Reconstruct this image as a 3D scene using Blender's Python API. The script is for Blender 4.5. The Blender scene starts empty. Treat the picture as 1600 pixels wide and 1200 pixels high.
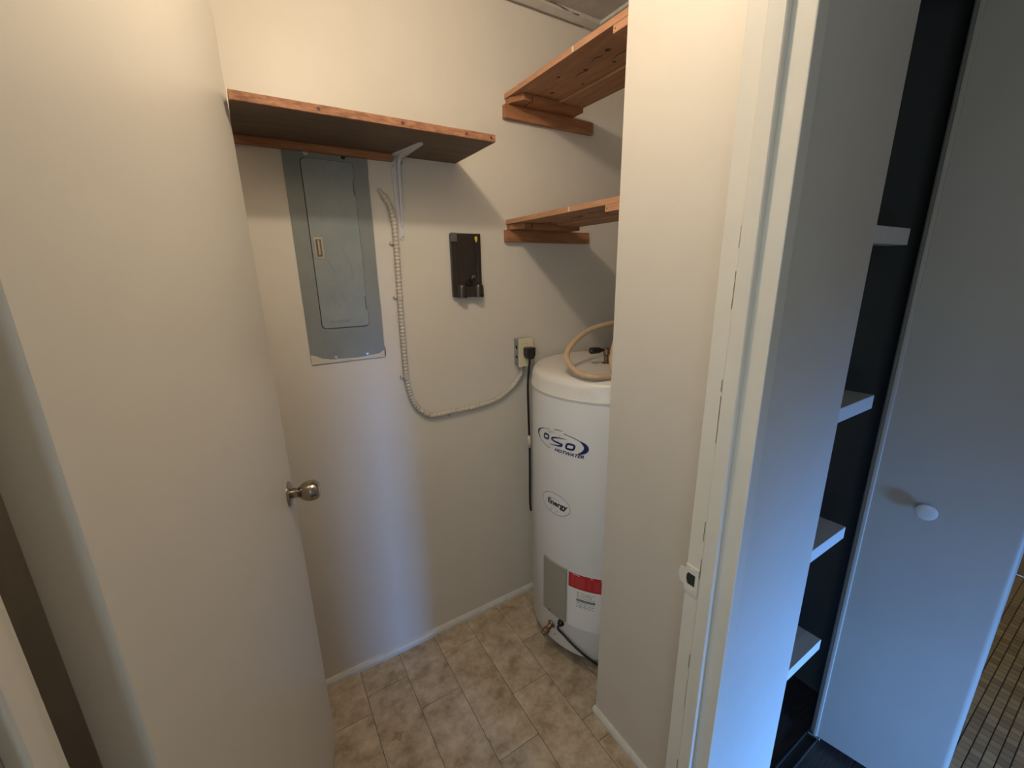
import bpy, bmesh, math, random
from mathutils import Matrix, Vector
random.seed(7)
sc = bpy.context.scene
COL = sc.collection
PI = math.pi
R_ = math.radians

# ------------------------------------------------------------------ camera
cam_d = bpy.data.cameras.new('camera')
cam_d.sensor_fit = 'HORIZONTAL'; cam_d.sensor_width = 36.0
cam_d.lens = 36.0 * 652.7 / 1600.0
cam_d.clip_start = 0.01; cam_d.clip_end = 50
cam = bpy.data.objects.new('camera', cam_d); COL.objects.link(cam)
_r = Vector((0.8498, -0.5268, -0.0169)); _u = Vector((0.1508, 0.2123, 0.9655)); _f = Vector((0.5051, 0.8230, -0.2599))
cam.matrix_world = Matrix(((_r.x, _u.x, -_f.x, 0.0), (_r.y, _u.y, -_f.y, 0.0), (_r.z, _u.z, -_f.z, 1.5), (0, 0, 0, 1)))
sc.camera = cam

# ------------------------------------------------------------------ world, added hall lights, exposure
world = bpy.data.worlds.new('world'); sc.world = world; world.use_nodes = True
world.node_tree.nodes['Background'].inputs[0].default_value = (0.35, 0.55, 1.0, 1)
world.node_tree.nodes['Background'].inputs[1].default_value = 0.6
sc.view_settings.view_transform = 'Standard'; sc.view_settings.look = 'None'
sc.view_settings.gamma = 1.0; sc.view_settings.use_curve_mapping = False
sc.view_settings.exposure = 0.0
STREAK_LIGHT = bpy.data.lights.new('daylight', 'AREA'); STREAK_LIGHT.shape = 'RECTANGLE'
STREAK_LIGHT.size = 0.34; STREAK_LIGHT.size_y = 0.48; STREAK_LIGHT.energy = 13.0; STREAK_LIGHT.spread = R_(62); STREAK_LIGHT.color = (0.14, 0.39, 1.0)
streak_light = bpy.data.objects.new('daylight', STREAK_LIGHT); COL.objects.link(streak_light)
streak_light.location = (1.10, -1.93, 0.32); streak_light.rotation_euler = (R_(-84), 0, PI)      # added narrow-beam light at the low window for the blue streak, shining +y
FILL_LIGHT = bpy.data.lights.new('daylight', 'AREA'); FILL_LIGHT.shape = 'RECTANGLE'
FILL_LIGHT.size = 0.96; FILL_LIGHT.size_y = 1.06; FILL_LIGHT.energy = 11.0; FILL_LIGHT.color = (0.72, 0.90, 1.0)
fill_light = bpy.data.objects.new('daylight', FILL_LIGHT); COL.objects.link(fill_light)
fill_light.location = (-0.85, -0.45, 1.45); fill_light.rotation_euler = (R_(-90), 0, PI)    # added cool fill light at the wide window, shining +y
BULB_POWER = 12.6
BULB_COLOR = (1.0, 0.845, 0.65)

# ------------------------------------------------------------------ materials
def mat(name, col, rough=0.5, spec=0.5, metal=0.0, col2=None, scale=8.0, lo=0.35, hi=0.65, bump=0.0, bscale=60.0, detail=4.0,
        stretch=None, rnd=0.0, emis=None, coat=0.0, rnd_tex=False):
    m = bpy.data.materials.new(name); m.use_nodes = True
    nt = m.node_tree; b = nt.nodes['Principled BSDF']; L = nt.links
    b.inputs['Base Color'].default_value = (*col, 1); b.inputs['Roughness'].default_value = rough
    b.inputs['Specular IOR Level'].default_value = spec; b.inputs['Metallic'].default_value = metal
    if coat: b.inputs['Coat Weight'].default_value = coat; b.inputs['Coat Roughness'].default_value = 0.15
    tc = nt.nodes.new('ShaderNodeTexCoord'); vec = tc.outputs['Object']
    if rnd_tex:
        oi0 = nt.nodes.new('ShaderNodeObjectInfo'); mul = nt.nodes.new('ShaderNodeVectorMath'); mul.operation = 'MULTIPLY_ADD'
        cx = nt.nodes.new('ShaderNodeCombineXYZ')
        for i in range(3): L.new(oi0.outputs['Random'], cx.inputs[i])
        mul.inputs[1].default_value = (37.0, 53.0, 71.0); L.new(cx.outputs[0], mul.inputs[0]); L.new(vec, mul.inputs[2]); vec = mul.outputs[0]
    if stretch:
        mp = nt.nodes.new('ShaderNodeMapping'); mp.inputs['Scale'].default_value = stretch
        L.new(vec, mp.inputs['Vector']); vec = mp.outputs['Vector']
    out = None
    if col2:
        n = nt.nodes.new('ShaderNodeTexNoise'); n.inputs['Scale'].default_value = scale; n.inputs['Detail'].default_value = detail
        n.inputs['Roughness'].default_value = 0.68
        L.new(vec, n.inputs['Vector'])
        r = nt.nodes.new('ShaderNodeValToRGB'); r.color_ramp.elements[0].position = lo; r.color_ramp.elements[1].position = hi
        r.color_ramp.elements[0].color = (*col, 1); r.color_ramp.elements[1].color = (*col2, 1)
        L.new(n.outputs['Fac'], r.inputs['Fac']); out = r.outputs['Color']
    if rnd:
        oi = nt.nodes.new('ShaderNodeObjectInfo'); hs = nt.nodes.new('ShaderNodeHueSaturation')
        mr = nt.nodes.new('ShaderNodeMapRange'); mr.inputs['To Min'].default_value = 1 - rnd; mr.inputs['To Max'].default_value = 1 + rnd
        L.new(oi.outputs['Random'], mr.inputs['Value']); L.new(mr.outputs['Result'], hs.inputs['Value'])
        if out: L.new(out, hs.inputs['Color'])
        else: hs.inputs['Color'].default_value = (*col, 1)
        out = hs.outputs['Color']
    if out: L.new(out, b.inputs['Base Color'])
    if bump:
        n2 = nt.nodes.new('ShaderNodeTexNoise'); n2.inputs['Scale'].default_value = bscale; n2.inputs['Detail'].default_value = 3
        L.new(vec, n2.inputs['Vector'])
        bp = nt.nodes.new('ShaderNodeBump'); bp.inputs['Strength'].default_value = bump; bp.inputs['Distance'].default_value = 0.004
        L.new(n2.outputs['Fac'], bp.inputs['Height']); L.new(bp.outputs['Normal'], b.inputs['Normal'])
    if emis:
        b.inputs['Emission Color'].default_value = (*emis[0], 1); b.inputs['Emission Strength'].default_value = emis[1]
    return m

M = {}
M['wall'] = mat('wall_paint', (0.69, 0.64, 0.565), 0.42, 0.45, col2=(0.72, 0.67, 0.595), scale=3, bump=0.05, bscale=140)
M['hallwall'] = mat('hall_paint', (0.66, 0.62, 0.55), 0.5, 0.4, col2=(0.70, 0.66, 0.6), scale=3, bump=0.05, bscale=140)
M['door'] = mat('door_paint', (0.755, 0.715, 0.645), 0.36, 0.5, col2=(0.775, 0.735, 0.665), scale=2.5, bump=0.06, bscale=90)
M['trim'] = mat('trim_paint', (0.76, 0.71, 0.62), 0.35, 0.5, col2=(0.80, 0.75, 0.66), scale=6, bump=0.08, bscale=60)
M['white_trim'] = mat('white_trim', (0.74, 0.72, 0.68), 0.4, 0.5, col2=(0.66, 0.63, 0.57), scale=22, bump=0.1, bscale=60)
M['ceiling'] = mat('ceiling_paint', (0.52, 0.48, 0.43), 0.7, 0.3, col2=(0.60, 0.56, 0.50), scale=14, bump=0.25, bscale=45)
M['crack'] = mat('old_crack', (0.20, 0.165, 0.125), 0.8, 0.2)
M['plank'] = mat('vinyl_tile', (0.32, 0.23, 0.142), 0.42, 0.4, col2=(0.67, 0.565, 0.425), scale=15, lo=0.32, hi=0.66, detail=14, rnd=0.09, rnd_tex=True, bump=0.04, bscale=50)
M['subfloor'] = mat('subfloor', (0.20, 0.15, 0.10), 0.8)
M['darkplank'] = mat('dark_plank', (0.035, 0.028, 0.024), 0.35, 0.5, col2=(0.075, 0.06, 0.05), scale=9, stretch=(1.5, 22, 1), rnd=0.25, rnd_tex=True)
M['mosaic'] = mat('mosaic_tile', (0.30, 0.255, 0.165), 0.4, 0.4, rnd=0.24)
M['grout'] = mat('grout', (0.07, 0.055, 0.04), 0.9)
M['pine'] = mat('pine_board', (0.32, 0.155, 0.075), 0.5, 0.35, col2=(0.46, 0.25, 0.13), scale=7, stretch=(9, 1.0, 9), rnd_tex=True, detail=6)
M['pine_edge'] = mat('pine_front', (0.44, 0.215, 0.115), 0.5, 0.35, col2=(0.56, 0.305, 0.18), scale=8, stretch=(9, 1.2, 9), rnd_tex=True)
M['cleat'] = mat('pine_cleat', (0.30, 0.125, 0.055), 0.5, 0.35, col2=(0.42, 0.20, 0.095), scale=7, stretch=(1.2, 9, 9), rnd_tex=True)
M['knot'] = mat('knot', (0.06, 0.025, 0.012), 0.6)
M['ply'] = mat('dark_board', (0.13, 0.085, 0.055), 0.55, 0.35, col2=(0.165, 0.11, 0.07), scale=6, stretch=(1, 7, 7))
M['ply_edge'] = mat('board_edge', (0.20, 0.085, 0.042), 0.6, 0.3, col2=(0.41, 0.20, 0.11), scale=26, stretch=(1, 1, 3), bump=0.4, bscale=90)
M['steel_white'] = mat('white_bracket', (0.66, 0.65, 0.66), 0.35, 0.5)
M['panel'] = mat('panel_grey', (0.215, 0.235, 0.225), 0.40, 0.5, col2=(0.245, 0.265, 0.255), scale=9)
M['panel_door'] = mat('panel_door_grey', (0.235, 0.27, 0.27), 0.36, 0.5, col2=(0.28, 0.31, 0.305), scale=11, bump=0.02)
M['smear'] = mat('paint_smear', (0.62, 0.57, 0.48), 0.5)
M['gap'] = mat('dark_gap', (0.03, 0.03, 0.03), 0.8)
M['chrome'] = mat('latch_metal', (0.62, 0.56, 0.45), 0.35, 0.5, metal=0.9)
M['screw'] = mat('screw_metal', (0.55, 0.52, 0.46), 0.3, 0.5, metal=0.85)
M['nickel'] = mat('satin_nickel', (0.40, 0.35, 0.29), 0.22, 0.5, metal=1.0)
M['cable'] = mat('painted_cable', (0.58, 0.53, 0.45), 0.45, 0.4)
M['brown_plastic'] = mat('brown_plastic', (0.036, 0.028, 0.026), 0.25, 0.6)
M['black'] = mat('black_rubber', (0.012, 0.012, 0.013), 0.4, 0.5)
M['yellow'] = mat('yellow_connector', (0.62, 0.47, 0.06), 0.4)
M['boxmetal'] = mat('galvanised', (0.33, 0.34, 0.33), 0.4, 0.5, metal=0.4, col2=(0.26, 0.27, 0.27), scale=30)
M['ivory'] = mat('ivory_plate', (0.74, 0.66, 0.47), 0.35, 0.5)
M['enamel'] = mat('white_enamel', (0.86, 0.855, 0.85), 0.24, 0.5)
M['lid'] = mat('white_lid', (0.78, 0.75, 0.71), 0.32, 0.5, col2=(0.70, 0.64, 0.56), scale=9, lo=0.55, hi=0.8)
M['accesspanel'] = mat('tan_cover', (0.36, 0.34, 0.285), 0.45, 0.4)
M['red'] = mat('red_label', (0.52, 0.025, 0.03), 0.4)
M['redink'] = mat('red_label_print', (0.60, 0.15, 0.14), 0.4)
M['paper'] = mat('white_sticker', (0.86, 0.86, 0.865), 0.35)
M['ink'] = mat('black_ink', (0.02, 0.02, 0.025), 0.5)
M['greyink'] = mat('grey_ink', (0.22, 0.22, 0.23), 0.5)
M['navy'] = mat('navy_ink', (0.012, 0.018, 0.12), 0.4)
M['tanink'] = mat('tan_ink', (0.55, 0.42, 0.33), 0.5)
M['brass'] = mat('tarnished_brass', (0.17, 0.11, 0.065), 0.4, 0.5, metal=0.7, col2=(0.30, 0.21, 0.13), scale=50)
M['hose'] = mat('beige_hose', (0.58, 0.44, 0.26), 0.3, 0.5, col2=(0.60, 0.38, 0.27), scale=5)
M['bifold'] = mat('bifold_paint', (0.47, 0.425, 0.365), 0.42, 0.5, col2=(0.50, 0.455, 0.395), scale=2.5)
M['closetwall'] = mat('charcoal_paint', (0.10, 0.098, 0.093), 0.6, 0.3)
M['shelfpaint'] = mat('shelf_paint', (0.72, 0.72, 0.70), 0.45, 0.4)
M['knobwhite'] = mat('white_knob', (0.72, 0.69, 0.64), 0.3, 0.5)
M['aluminium'] = mat('track_metal', (0.22, 0.22, 0.22), 0.4, 0.5, metal=0.8)
M['glassbulb'] = mat('frosted_bulb', (0.9, 0.85, 0.75), 0.4, emis=((1.0, 0.83, 0.62), 6.0))
M['porcelain'] = mat('porcelain', (0.75, 0.72, 0.66), 0.25)

# ------------------------------------------------------------------ mesh helpers
def link(name, me, m, parent=None, smooth=False):
    o = bpy.data.objects.new(name, me); COL.objects.link(o)
    if m is not None and not me.materials: me.materials.append(m)
    if smooth:
        for p in me.polygons: p.use_smooth = True
    if parent is not None:
        o.parent = parent
        if not parent.get('_local'): o.matrix_parent_inverse = parent.matrix_basis.inverted()
    return o
def from_bm(name, bm, m, parent=None, smooth=False):
    bmesh.ops.recalc_face_normals(bm, faces=bm.faces)
    me = bpy.data.meshes.new(name); bm.to_mesh(me); bm.free()
    return link(name, me, m, parent, smooth)
def add_box(bm, x0, x1, y0, y1, z0, z1, bev=0.0, seg=1):
    r = bmesh.ops.create_cube(bm, size=1.0)
    vs = r['verts']
    for v in vs:
        v.co = Vector(((x0 + x1) / 2 + v.co.x * (x1 - x0), (y0 + y1) / 2 + v.co.y * (y1 - y0), (z0 + z1) / 2 + v.co.z * (z1 - z0)))
    if bev:
        es = list({e for v in vs for e in v.link_edges})
        bmesh.ops.bevel(bm, geom=es, offset=bev, segments=seg, affect='EDGES', profile=0.5)
    return bm
def box(name, x0, x1, y0, y1, z0, z1, m, parent=None, bev=0.0, seg=1):
    return from_bm(name, add_box(bmesh.new(), x0, x1, y0, y1, z0, z1, bev, seg), m, parent)
def boxes(name, lst, m, parent=None, bev=0.0):
    bm = bmesh.new()
    for b in lst: add_box(bm, *b, bev)
    return from_bm(name, bm, m, parent)
def frame(d):
    d = Vector(d).normalized(); a = Vector((0, 0, 1)) if abs(d.z) < 0.9 else Vector((1, 0, 0))
    u = d.cross(a).normalized(); v = d.cross(u).normalized(); return d, u, v
def add_lathe(bm, origin, axis, prof, n=28):
    """prof: (distance along axis, radius)"""
    d, u, v = frame(axis); o = Vector(origin); rings = []
    for t, r in prof:
        if r < 1e-6: rings.append([bm.verts.new(o + d * t)])
        else: rings.append([bm.verts.new(o + d * t + (u * math.cos(2 * PI * k / n) + v * math.sin(2 * PI * k / n)) * r) for k in range(n)])
    for a, b in zip(rings, rings[1:]):
        for k in range(n):
            k2 = (k + 1) % n
            if len(a) == 1 and len(b) == 1: continue
            if len(a) == 1: bm.faces.new((a[0], b[k], b[k2]))
            elif len(b) == 1: bm.faces.new((a[k], a[k2], b[0]))
            else: bm.faces.new((a[k], a[k2], b[k2], b[k]))
    if len(rings[0]) > 1: bm.faces.new(rings[0][::-1])
    if len(rings[-1]) > 1: bm.faces.new(rings[-1])
    return bm
def lathe(name, origin, axis, prof, m, parent=None, n=28, smooth=True):
    o = from_bm(name, add_lathe(bmesh.new(), origin, axis, prof, n), m, parent, smooth)
    if smooth: sharp(o)
    return o
def sharp(o, ang=40):
    me = o.data
    bm = bmesh.new(); bm.from_mesh(me)
    for e in bm.edges:
        if len(e.link_faces) == 2 and e.calc_face_angle(0) > R_(ang): e.smooth = False
    bm.to_mesh(me); bm.free()
def catmull(pts, per=8):
    P = [Vector(p) for p in pts]; out = []
    for i in range(len(P) - 1):
        p0 = P[max(i - 1, 0)]; p1 = P[i]; p2 = P[i + 1]; p3 = P[min(i + 2, len(P) - 1)]
        for k in range(per):
            t = k / per
            out.append(0.5 * ((2 * p1) + (p2 - p0) * t + (2 * p0 - 5 * p1 + 4 * p2 - p3) * t * t + (3 * p1 - p0 - 3 * p2 + p3) * t ** 3))
    out.append(P[-1]); return out
def tube(name, path, rad, m, parent=None, n=10):
    """path: list of Vectors, rad: number or f(i)"""
    bm = bmesh.new(); prev_u = None; rings = []
    for i, p in enumerate(path):
        d = (path[min(i + 1, len(path) - 1)] - path[max(i - 1, 0)]).normalized()
        if prev_u is None: _, u, v = frame(d)
        else:
            u = (prev_u - d * prev_u.dot(d)).normalized(); v = d.cross(u)
        prev_u = u; r = rad(i) if callable(rad) else rad
        rings.append([bm.verts.new(p + (u * math.cos(2 * PI * k / n) + v * math.sin(2 * PI * k / n)) * r) for k in range(n)])
    for a, b in zip(rings, rings[1:]):
        for k in range(n): bm.faces.new((a[k], a[(k + 1) % n], b[(k + 1) % n], b[k]))
    bm.faces.new(rings[0]); bm.faces.new(rings[-1])
    return from_bm(name, bm, m, parent, True)
def prism(name, poly, axis, a0, a1, m, parent=None, bev=0.0, smooth=False):
    """poly in the two remaining axes, extruded from a0 to a1 along axis"""
    def P(p, a):
        return {'x': (a, p[0], p[1]), 'y': (p[0], a, p[1]), 'z': (p[0], p[1], a)}[axis]
    bm = bmesh.new()
    A = [bm.verts.new(P(p, a0)) for p in poly]; B = [bm.verts.new(P(p, a1)) for p in poly]; n = len(poly)
    bm.faces.new(A[::-1]); bm.faces.new(B)
    for i in range(n): bm.faces.new((A[i], A[(i + 1) % n], B[(i + 1) % n], B[i]))
    if bev: bmesh.ops.bevel(bm, geom=list(bm.edges), offset=bev, segments=1, affect='EDGES')
    o = from_bm(name, bm, m, parent, smooth)
    if smooth: sharp(o, 35)
    return o
def rrect(x0, x1, z0, z1, r, n=5):
    out = []
    for cx, cz, a in ((x1 - r, z1 - r, 0), (x0 + r, z1 - r, 90), (x0 + r, z0 + r, 180), (x1 - r, z0 + r, 270)):
        for k in range(n + 1):
            t = R_(a + 90 * k / n); out.append((cx + r * math.cos(t), cz + r * math.sin(t)))
    return out
def tag(o, label, cat, group=None, kind=None):
    o['label'] = label; o['category'] = cat
    if group: o['group'] = group
    if kind: o['kind'] = kind
    return o
def thing(name, loc, label, cat, rz=None, group=None, kind=None):
    o = bpy.data.objects.new(name, None); COL.objects.link(o); o.empty_display_size = 0.05
    o.location = loc
    if rz is not None: o.rotation_euler = (0, 0, rz); o['_local'] = 1
    o.matrix_basis  # keep
    return tag(o, label, cat, group, kind)
def S(o, label, cat): return tag(o, label, cat, kind='structure')

# ================================================================== SETTING
YB = 1.43; ZC = 2.40
S(box('wall_back', -0.35, 1.70, YB, YB + 0.10, 0, ZC, M['wall']), 'cream painted back wall carrying the electrical panel', 'wall')
S(box('wall_left', -0.45, -0.35, 0.405, YB, 0, ZC, M['wall']), 'cream closet side wall hidden behind the open door', 'wall')
S(boxes('wall_right', [(0.823, 0.90, 0.405, 0.813, 0, ZC), (0.90, 1.60, 0.763, 0.813, 0, ZC)], M['wall']), 'cream partition wall in front of the water heater', 'wall')
S(box('wall_alcove', 1.60, 1.70, 0.325, YB, 0, ZC, M['wall']), 'far side wall of the water heater alcove', 'wall')
S(boxes('wall_front', [(-1.7, -0.212, 0.325, 0.405, 0, ZC), (-0.212, 0.668, 0.325, 0.405, 2.07, ZC), (0.668, 0.955, 0.325, 0.405, 0, ZC),
                       (0.955, 1.545, 0.325, 0.405, 2.09, ZC), (1.545, 1.60, 0.325, 0.405, 0, ZC)], M['hallwall']),
  'painted wall between the closet doorway and the folding-door cupboard', 'wall')
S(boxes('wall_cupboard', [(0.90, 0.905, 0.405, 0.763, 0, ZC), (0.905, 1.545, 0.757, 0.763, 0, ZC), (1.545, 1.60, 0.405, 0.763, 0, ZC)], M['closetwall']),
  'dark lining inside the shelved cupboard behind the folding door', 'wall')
S(boxes('wall_hall', [(-1.7, -1.35, -0.50, -0.42, 0, ZC), (-0.35, 0.735, -0.50, -0.42, 0, ZC), (-1.35, -0.35, -0.50, -0.42, 0, 0.90), (-1.35, -0.35, -0.50, -0.42, 2.0, ZC)], M['hallwall']), 'hall wall with a wide window behind the camera', 'wall')  # unseen wall added, its right end blocks light to bound the streak
S(box('wall_hall_side', -1.8, -1.7, -0.5, 0.405, 0, ZC, M['hallwall']), 'hall end wall beyond the open door', 'wall')
S(boxes('wall_hall_window', [(0.635, 0.91, -2.0, -1.9, 0, ZC), (1.29, 3.15, -2.0, -1.9, 0, ZC), (0.91, 1.29, -2.0, -1.9, 0, 0.06), (0.91, 1.29, -2.0, -1.9, 0.58, ZC), (0.635, 0.735, -1.9, -0.5, 0, ZC)], M['hallwall']),
  'hall wall with the narrow low window behind the camera', 'wall')
M['tanwall'] = mat('tan_wall', (0.42, 0.34, 0.22), 0.5)
S(box('wall_bathroom', 3.05, 3.15, -1.9, 1.2, 0, ZC, M['tanwall']), 'far wall beyond the mosaic tile floor', 'wall')
S(box('wall_bathroom_side', 1.70, 3.05, 1.1, 1.2, 0, ZC, M['hallwall']), 'side wall beyond the mosaic tile floor', 'wall')
S(box('ceiling', -1.8, 3.15, -2.0, 1.53, ZC, ZC + 0.08, M['ceiling']), 'rough painted ceiling above the closet and hall', 'ceiling')
# added hall windows, unseen, housing the streak light and the cool fill
win = S(thing('window_1', (1.10, -1.95, 0.06), '', ''), 'narrow low hall window letting in blue daylight', 'window')
for a in ((0.91, 0.925, 0.06, 0.58), (1.275, 1.29, 0.06, 0.58), (0.925, 1.275, 0.06, 0.075), (0.925, 1.275, 0.565, 0.58)):
    box('window_frame', a[0], a[1], -1.99, -1.945, a[2], a[3], M['white_trim'], win, 0.003)
M['pane'] = mat('window_glass', (0.75, 0.82, 0.9), 0.05, 0.5)
M['pane'].node_tree.nodes['Principled BSDF'].inputs['Transmission Weight'].default_value = 1.0
box('pane', 0.924, 1.276, -1.972, -1.968, 0.074, 0.566, M['pane'], win)
win2 = S(thing('window_2', (-0.85, -0.46, 0.90), '', ''), 'wide hall window behind the camera', 'window')
for a in ((-1.35, -1.33, 0.90, 2.0), (-0.37, -0.35, 0.90, 2.0), (-1.33, -0.37, 0.90, 0.92), (-1.33, -0.37, 1.98, 2.0)):
    box('window_frame', a[0], a[1], -0.49, -0.455, a[2], a[3], M['white_trim'], win2, 0.003)

box('pane', -1.331, -0.369, -0.475, -0.471, 0.919, 1.981, M['pane'], win2)

# ---- closet floor: vinyl tiles 152 x 457 mm
fl = S(boxes('floor', [(-0.35, 0.823, 0.365, YB, -0.05, -0.003), (0.823, 1.60, 0.813, YB, -0.05, -0.003)], M['subfloor']), 'beige marbled vinyl tile floor of the closet', 'floor')
W, LT = 0.1525, 0.457
joint = {0: 1.23, 1: 1.40 - 0.10, 2: 1.15, 3: 1.3155, 4: 1.02, 5: 1.19, -1: 1.1, -2: 1.3, -3: 1.0, 6: 1.3, 7: 1.1, 8: 1.2, 9: 1.35, 10: 1.1, 11: 1.19}
cache = {}
for k in range(-3, 12):
    x0 = -0.0025 + W * (5 if k == 11 else k); x1 = x0 + W
    x0c, x1c = max(x0, -0.35), min(x1, 1.60)
    if k == 11: x1c = 0.823          # strip cut along the partition wall
    if x1c - x0c < 0.01: continue
    y = joint[k] - 3 * LT
    while y < YB:
        ya, yb = max(y, 0.37 if (x0 < 0.75 or k == 11) else 0.8135), min(y + LT, 0.8135 if k == 11 else YB)
        if yb - ya > 0.01:
            key = (round(x1c - x0c, 4), round(yb - ya, 4))
            if key not in cache:
                w, l = key
                bm = add_box(bmesh.new(), -w / 2 + 0.0007, w / 2 - 0.0007, -l / 2 + 0.0007, l / 2 - 0.0007, -0.003, 0.0, 0.0007)
                me = bpy.data.meshes.new('floor_tile'); bm.to_mesh(me); bm.free(); me.materials.append(M['plank']); cache[key] = me
            o = bpy.data.objects.new('floor_tile', cache[key]); COL.objects.link(o); o.parent = fl
            o.location = ((x0c + x1c) / 2, (ya + yb) / 2, 0)
        y += LT
# floor stain
bm = bmesh.new(); n = 18
ctr = (0.205, 1.106)
vs = [bm.verts.new((ctr[0] + (0.017 + 0.006 * math.sin(4 * a + 1) + 0.003 * math.sin(9 * a)) * math.cos(a), ctr[1] + (0.015 + 0.005 * math.sin(4 * a + 1) + 0.003 * math.sin(7 * a)) * math.sin(a), 0.0004)) for a in [2 * PI * k / n for k in range(n)]]
bm.faces.new(vs); from_bm('rust_stain', bm, mat('rust_stain', (0.33, 0.19, 0.09), 0.6, col2=(0.46, 0.34, 0.21), scale=90), fl)

# ---- hall floor: dark planks
hf = S(box('floor_hall', -1.7, 1.56, -1.9, 0.757, -0.05, -0.004, M['subfloor']), 'dark wood plank floor in the hall and cupboard', 'floor')
hf.location.z = -0.001
pc = {}
row = 0; y = -1.9
while y < 0.757:
    y1 = min(y + 0.12, 0.757); x = -1.7 - (row * 0.37) % 1.1
    while x < 1.56:
        xa, xb = max(x, -1.7), min(x + 1.1, 1.56); x += 1.1
        if y1 > 0.37: xa = max(xa, 0.91)
        if xb - xa < 0.02: continue
        w, l = round(xb - xa, 3), round(y1 - y, 3)
        if (w, l) not in pc:
            bm = add_box(bmesh.new(), -w / 2 + 0.001, w / 2 - 0.001, -l / 2 + 0.001, l / 2 - 0.001, -0.004, 0.0, 0.001)
            me = bpy.data.meshes.new('floor_plank'); bm.to_mesh(me); bm.free(); me.materials.append(M['darkplank']); pc[(w, l)] = me
        o = bpy.data.objects.new('floor_plank', pc[(w, l)]); COL.objects.link(o); o.parent = hf
        o.location = ((xa + xb) / 2, (y + y1) / 2, 0.0)
    y += 0.12; row += 1

# ---- mosaic tile floor beyond the folding door
tf = S(box('floor_bathroom', 1.56, 3.05, -1.9, 1.1, -0.05, -0.004, M['grout']), 'brown mosaic tile floor right of the folding door', 'floor')
PX, PY = 0.0285, 0.0265
bm = add_box(bmesh.new(), -0.0131, 0.0131, -0.0118, 0.0118, -0.005, 0.0, 0.0008)
tme = bpy.data.meshes.new('mosaic_tile'); bm.to_mesh(tme); bm.free(); tme.materials.append(M['mosaic'])
rest = bmesh.new(); cnt = 0
for j in range(-20, 14):
    for i in range(0, 52):
        x = 1.575 + PX * i; y = 0.0135 + PY * j
        if y > 1.08: continue
        b = math.degrees(math.atan2(x, y))
        near = 85.5 < b < 93.5 and x < 3.0 and (x > 1.6) and y > (x - 1.83) * 0.15 - 0.075
        if near and cnt < 290:
            o = bpy.data.objects.new('mosaic_tile', tme); COL.objects.link(o); o.parent = tf; o.location = (x, y, 0); cnt += 1
        else: add_box(rest, x - 0.0131, x + 0.0131, y - 0.0118, y + 0.0118, -0.005, 0.0)
o = from_bm('mosaic_field', rest, M['mosaic'], tf); o['kind'] = 'stuff'

# ---- trims
S(prism('baseboard_back', [(YB, 0), (YB - 0.016, 0), (YB - 0.016, 0.014), (YB - 0.010, 0.024), (YB, 0.026)], 'x', -0.349, 1.599, M['white_trim']), 'thin white skirting strip along the back wall', 'baseboard')
bb = S(prism('baseboard_right', [(0.823, 0), (0.808, 0), (0.808, 0.012), (0.814, 0.020), (0.823, 0.022)], 'y', 0.406, 0.818, M['white_trim']), 'thin white skirting strip along the partition wall', 'baseboard')
prism('paint_chip', [(0.790, 0.021), (0.8132, 0.021), (0.8132, 0.062), (0.8095, 0.055), (0.8105, 0.044), (0.805, 0.038), (0.801, 0.028)], 'x', 0.8215, 0.8229, M['white_trim'], bb)
S(prism('trim_1', [(YB, ZC), (YB - 0.034, ZC), (YB - 0.030, ZC - 0.012), (YB - 0.012, ZC - 0.024), (YB, ZC - 0.026)], 'x', -0.349, 1.274, M['ceiling']), 'cracked painted strip where the back wall meets the ceiling', 'trim')
crk = []
x = 0.75
while x < 1.18:
    crk.append(Vector((x, YB - 0.0325 + 0.003 * math.sin(x * 40), ZC - 0.006 - 0.003 * math.sin(x * 23)))); x += 0.012
ck = tube('crack', crk, lambda i: 0.0012 + 0.0012 * abs(math.sin(i * 0.7)), M['crack'], bpy.data.objects['trim_1'], 6)
crk2 = [Vector((0.75 + 0.02 * k, YB - 0.008 + 0.001 * math.sin(k), ZC - 0.0262)) for k in range(24)]
tube('crack', crk2, 0.0011, M['crack'], bpy.data.objects['trim_1'], 6)
S(box('trim_2', 1.274, 1.294, 0.814, YB, ZC - 0.012, ZC, M['white_trim'], None, 0.002), 'white batten on the ceiling above the upper side shelf', 'trim')

# ---- door frame: jambs, stops, head
fr = S(thing('trim_3', (0.23, 0.36, 0), '', ''), 'cream painted frame of the closet doorway', 'door frame')
box('jamb', 0.64, 0.668, 0.318, 0.411, 0, 2.07, M['trim'], fr, 0.002, 2)
box('jamb', -0.212, -0.184, 0.318, 0.411, 0, 2.07, M['trim'], fr, 0.002, 2)
box('head_jamb', -0.184, 0.64, 0.318, 0.411, 2.042, 2.07, M['trim'], fr, 0.002)
box('door_stop', 0.628, 0.6405, 0.349, 0.375, 0, 2.042, M['trim'], fr, 0.0015)
box('door_stop', -0.1845, -0.172, 0.349, 0.375, 0, 2.042, M['trim'], fr, 0.0015)
box('door_stop', -0.172, 0.628, 0.349, 0.375, 2.030, 2.042, M['trim'], fr, 0.0015)
# cracked paint line beside the stop
z = 0.08; k = 0
while z < 2.0:
    l = random.uniform(0.02, 0.10)
    if random.random() < 0.75:
        tube('paint_crack', [Vector((0.6392 + random.uniform(-0.0002, 0.0002), 0.3825 + 0.0010 * math.sin(9 * (z + l * t / 6) + k), z + l * t / 6)) for t in range(7)], 0.0005, M['smear'] if random.random() < 0.3 else M['crack'], fr, 5)
    z += l + random.uniform(0.005, 0.06); k += 1
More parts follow.
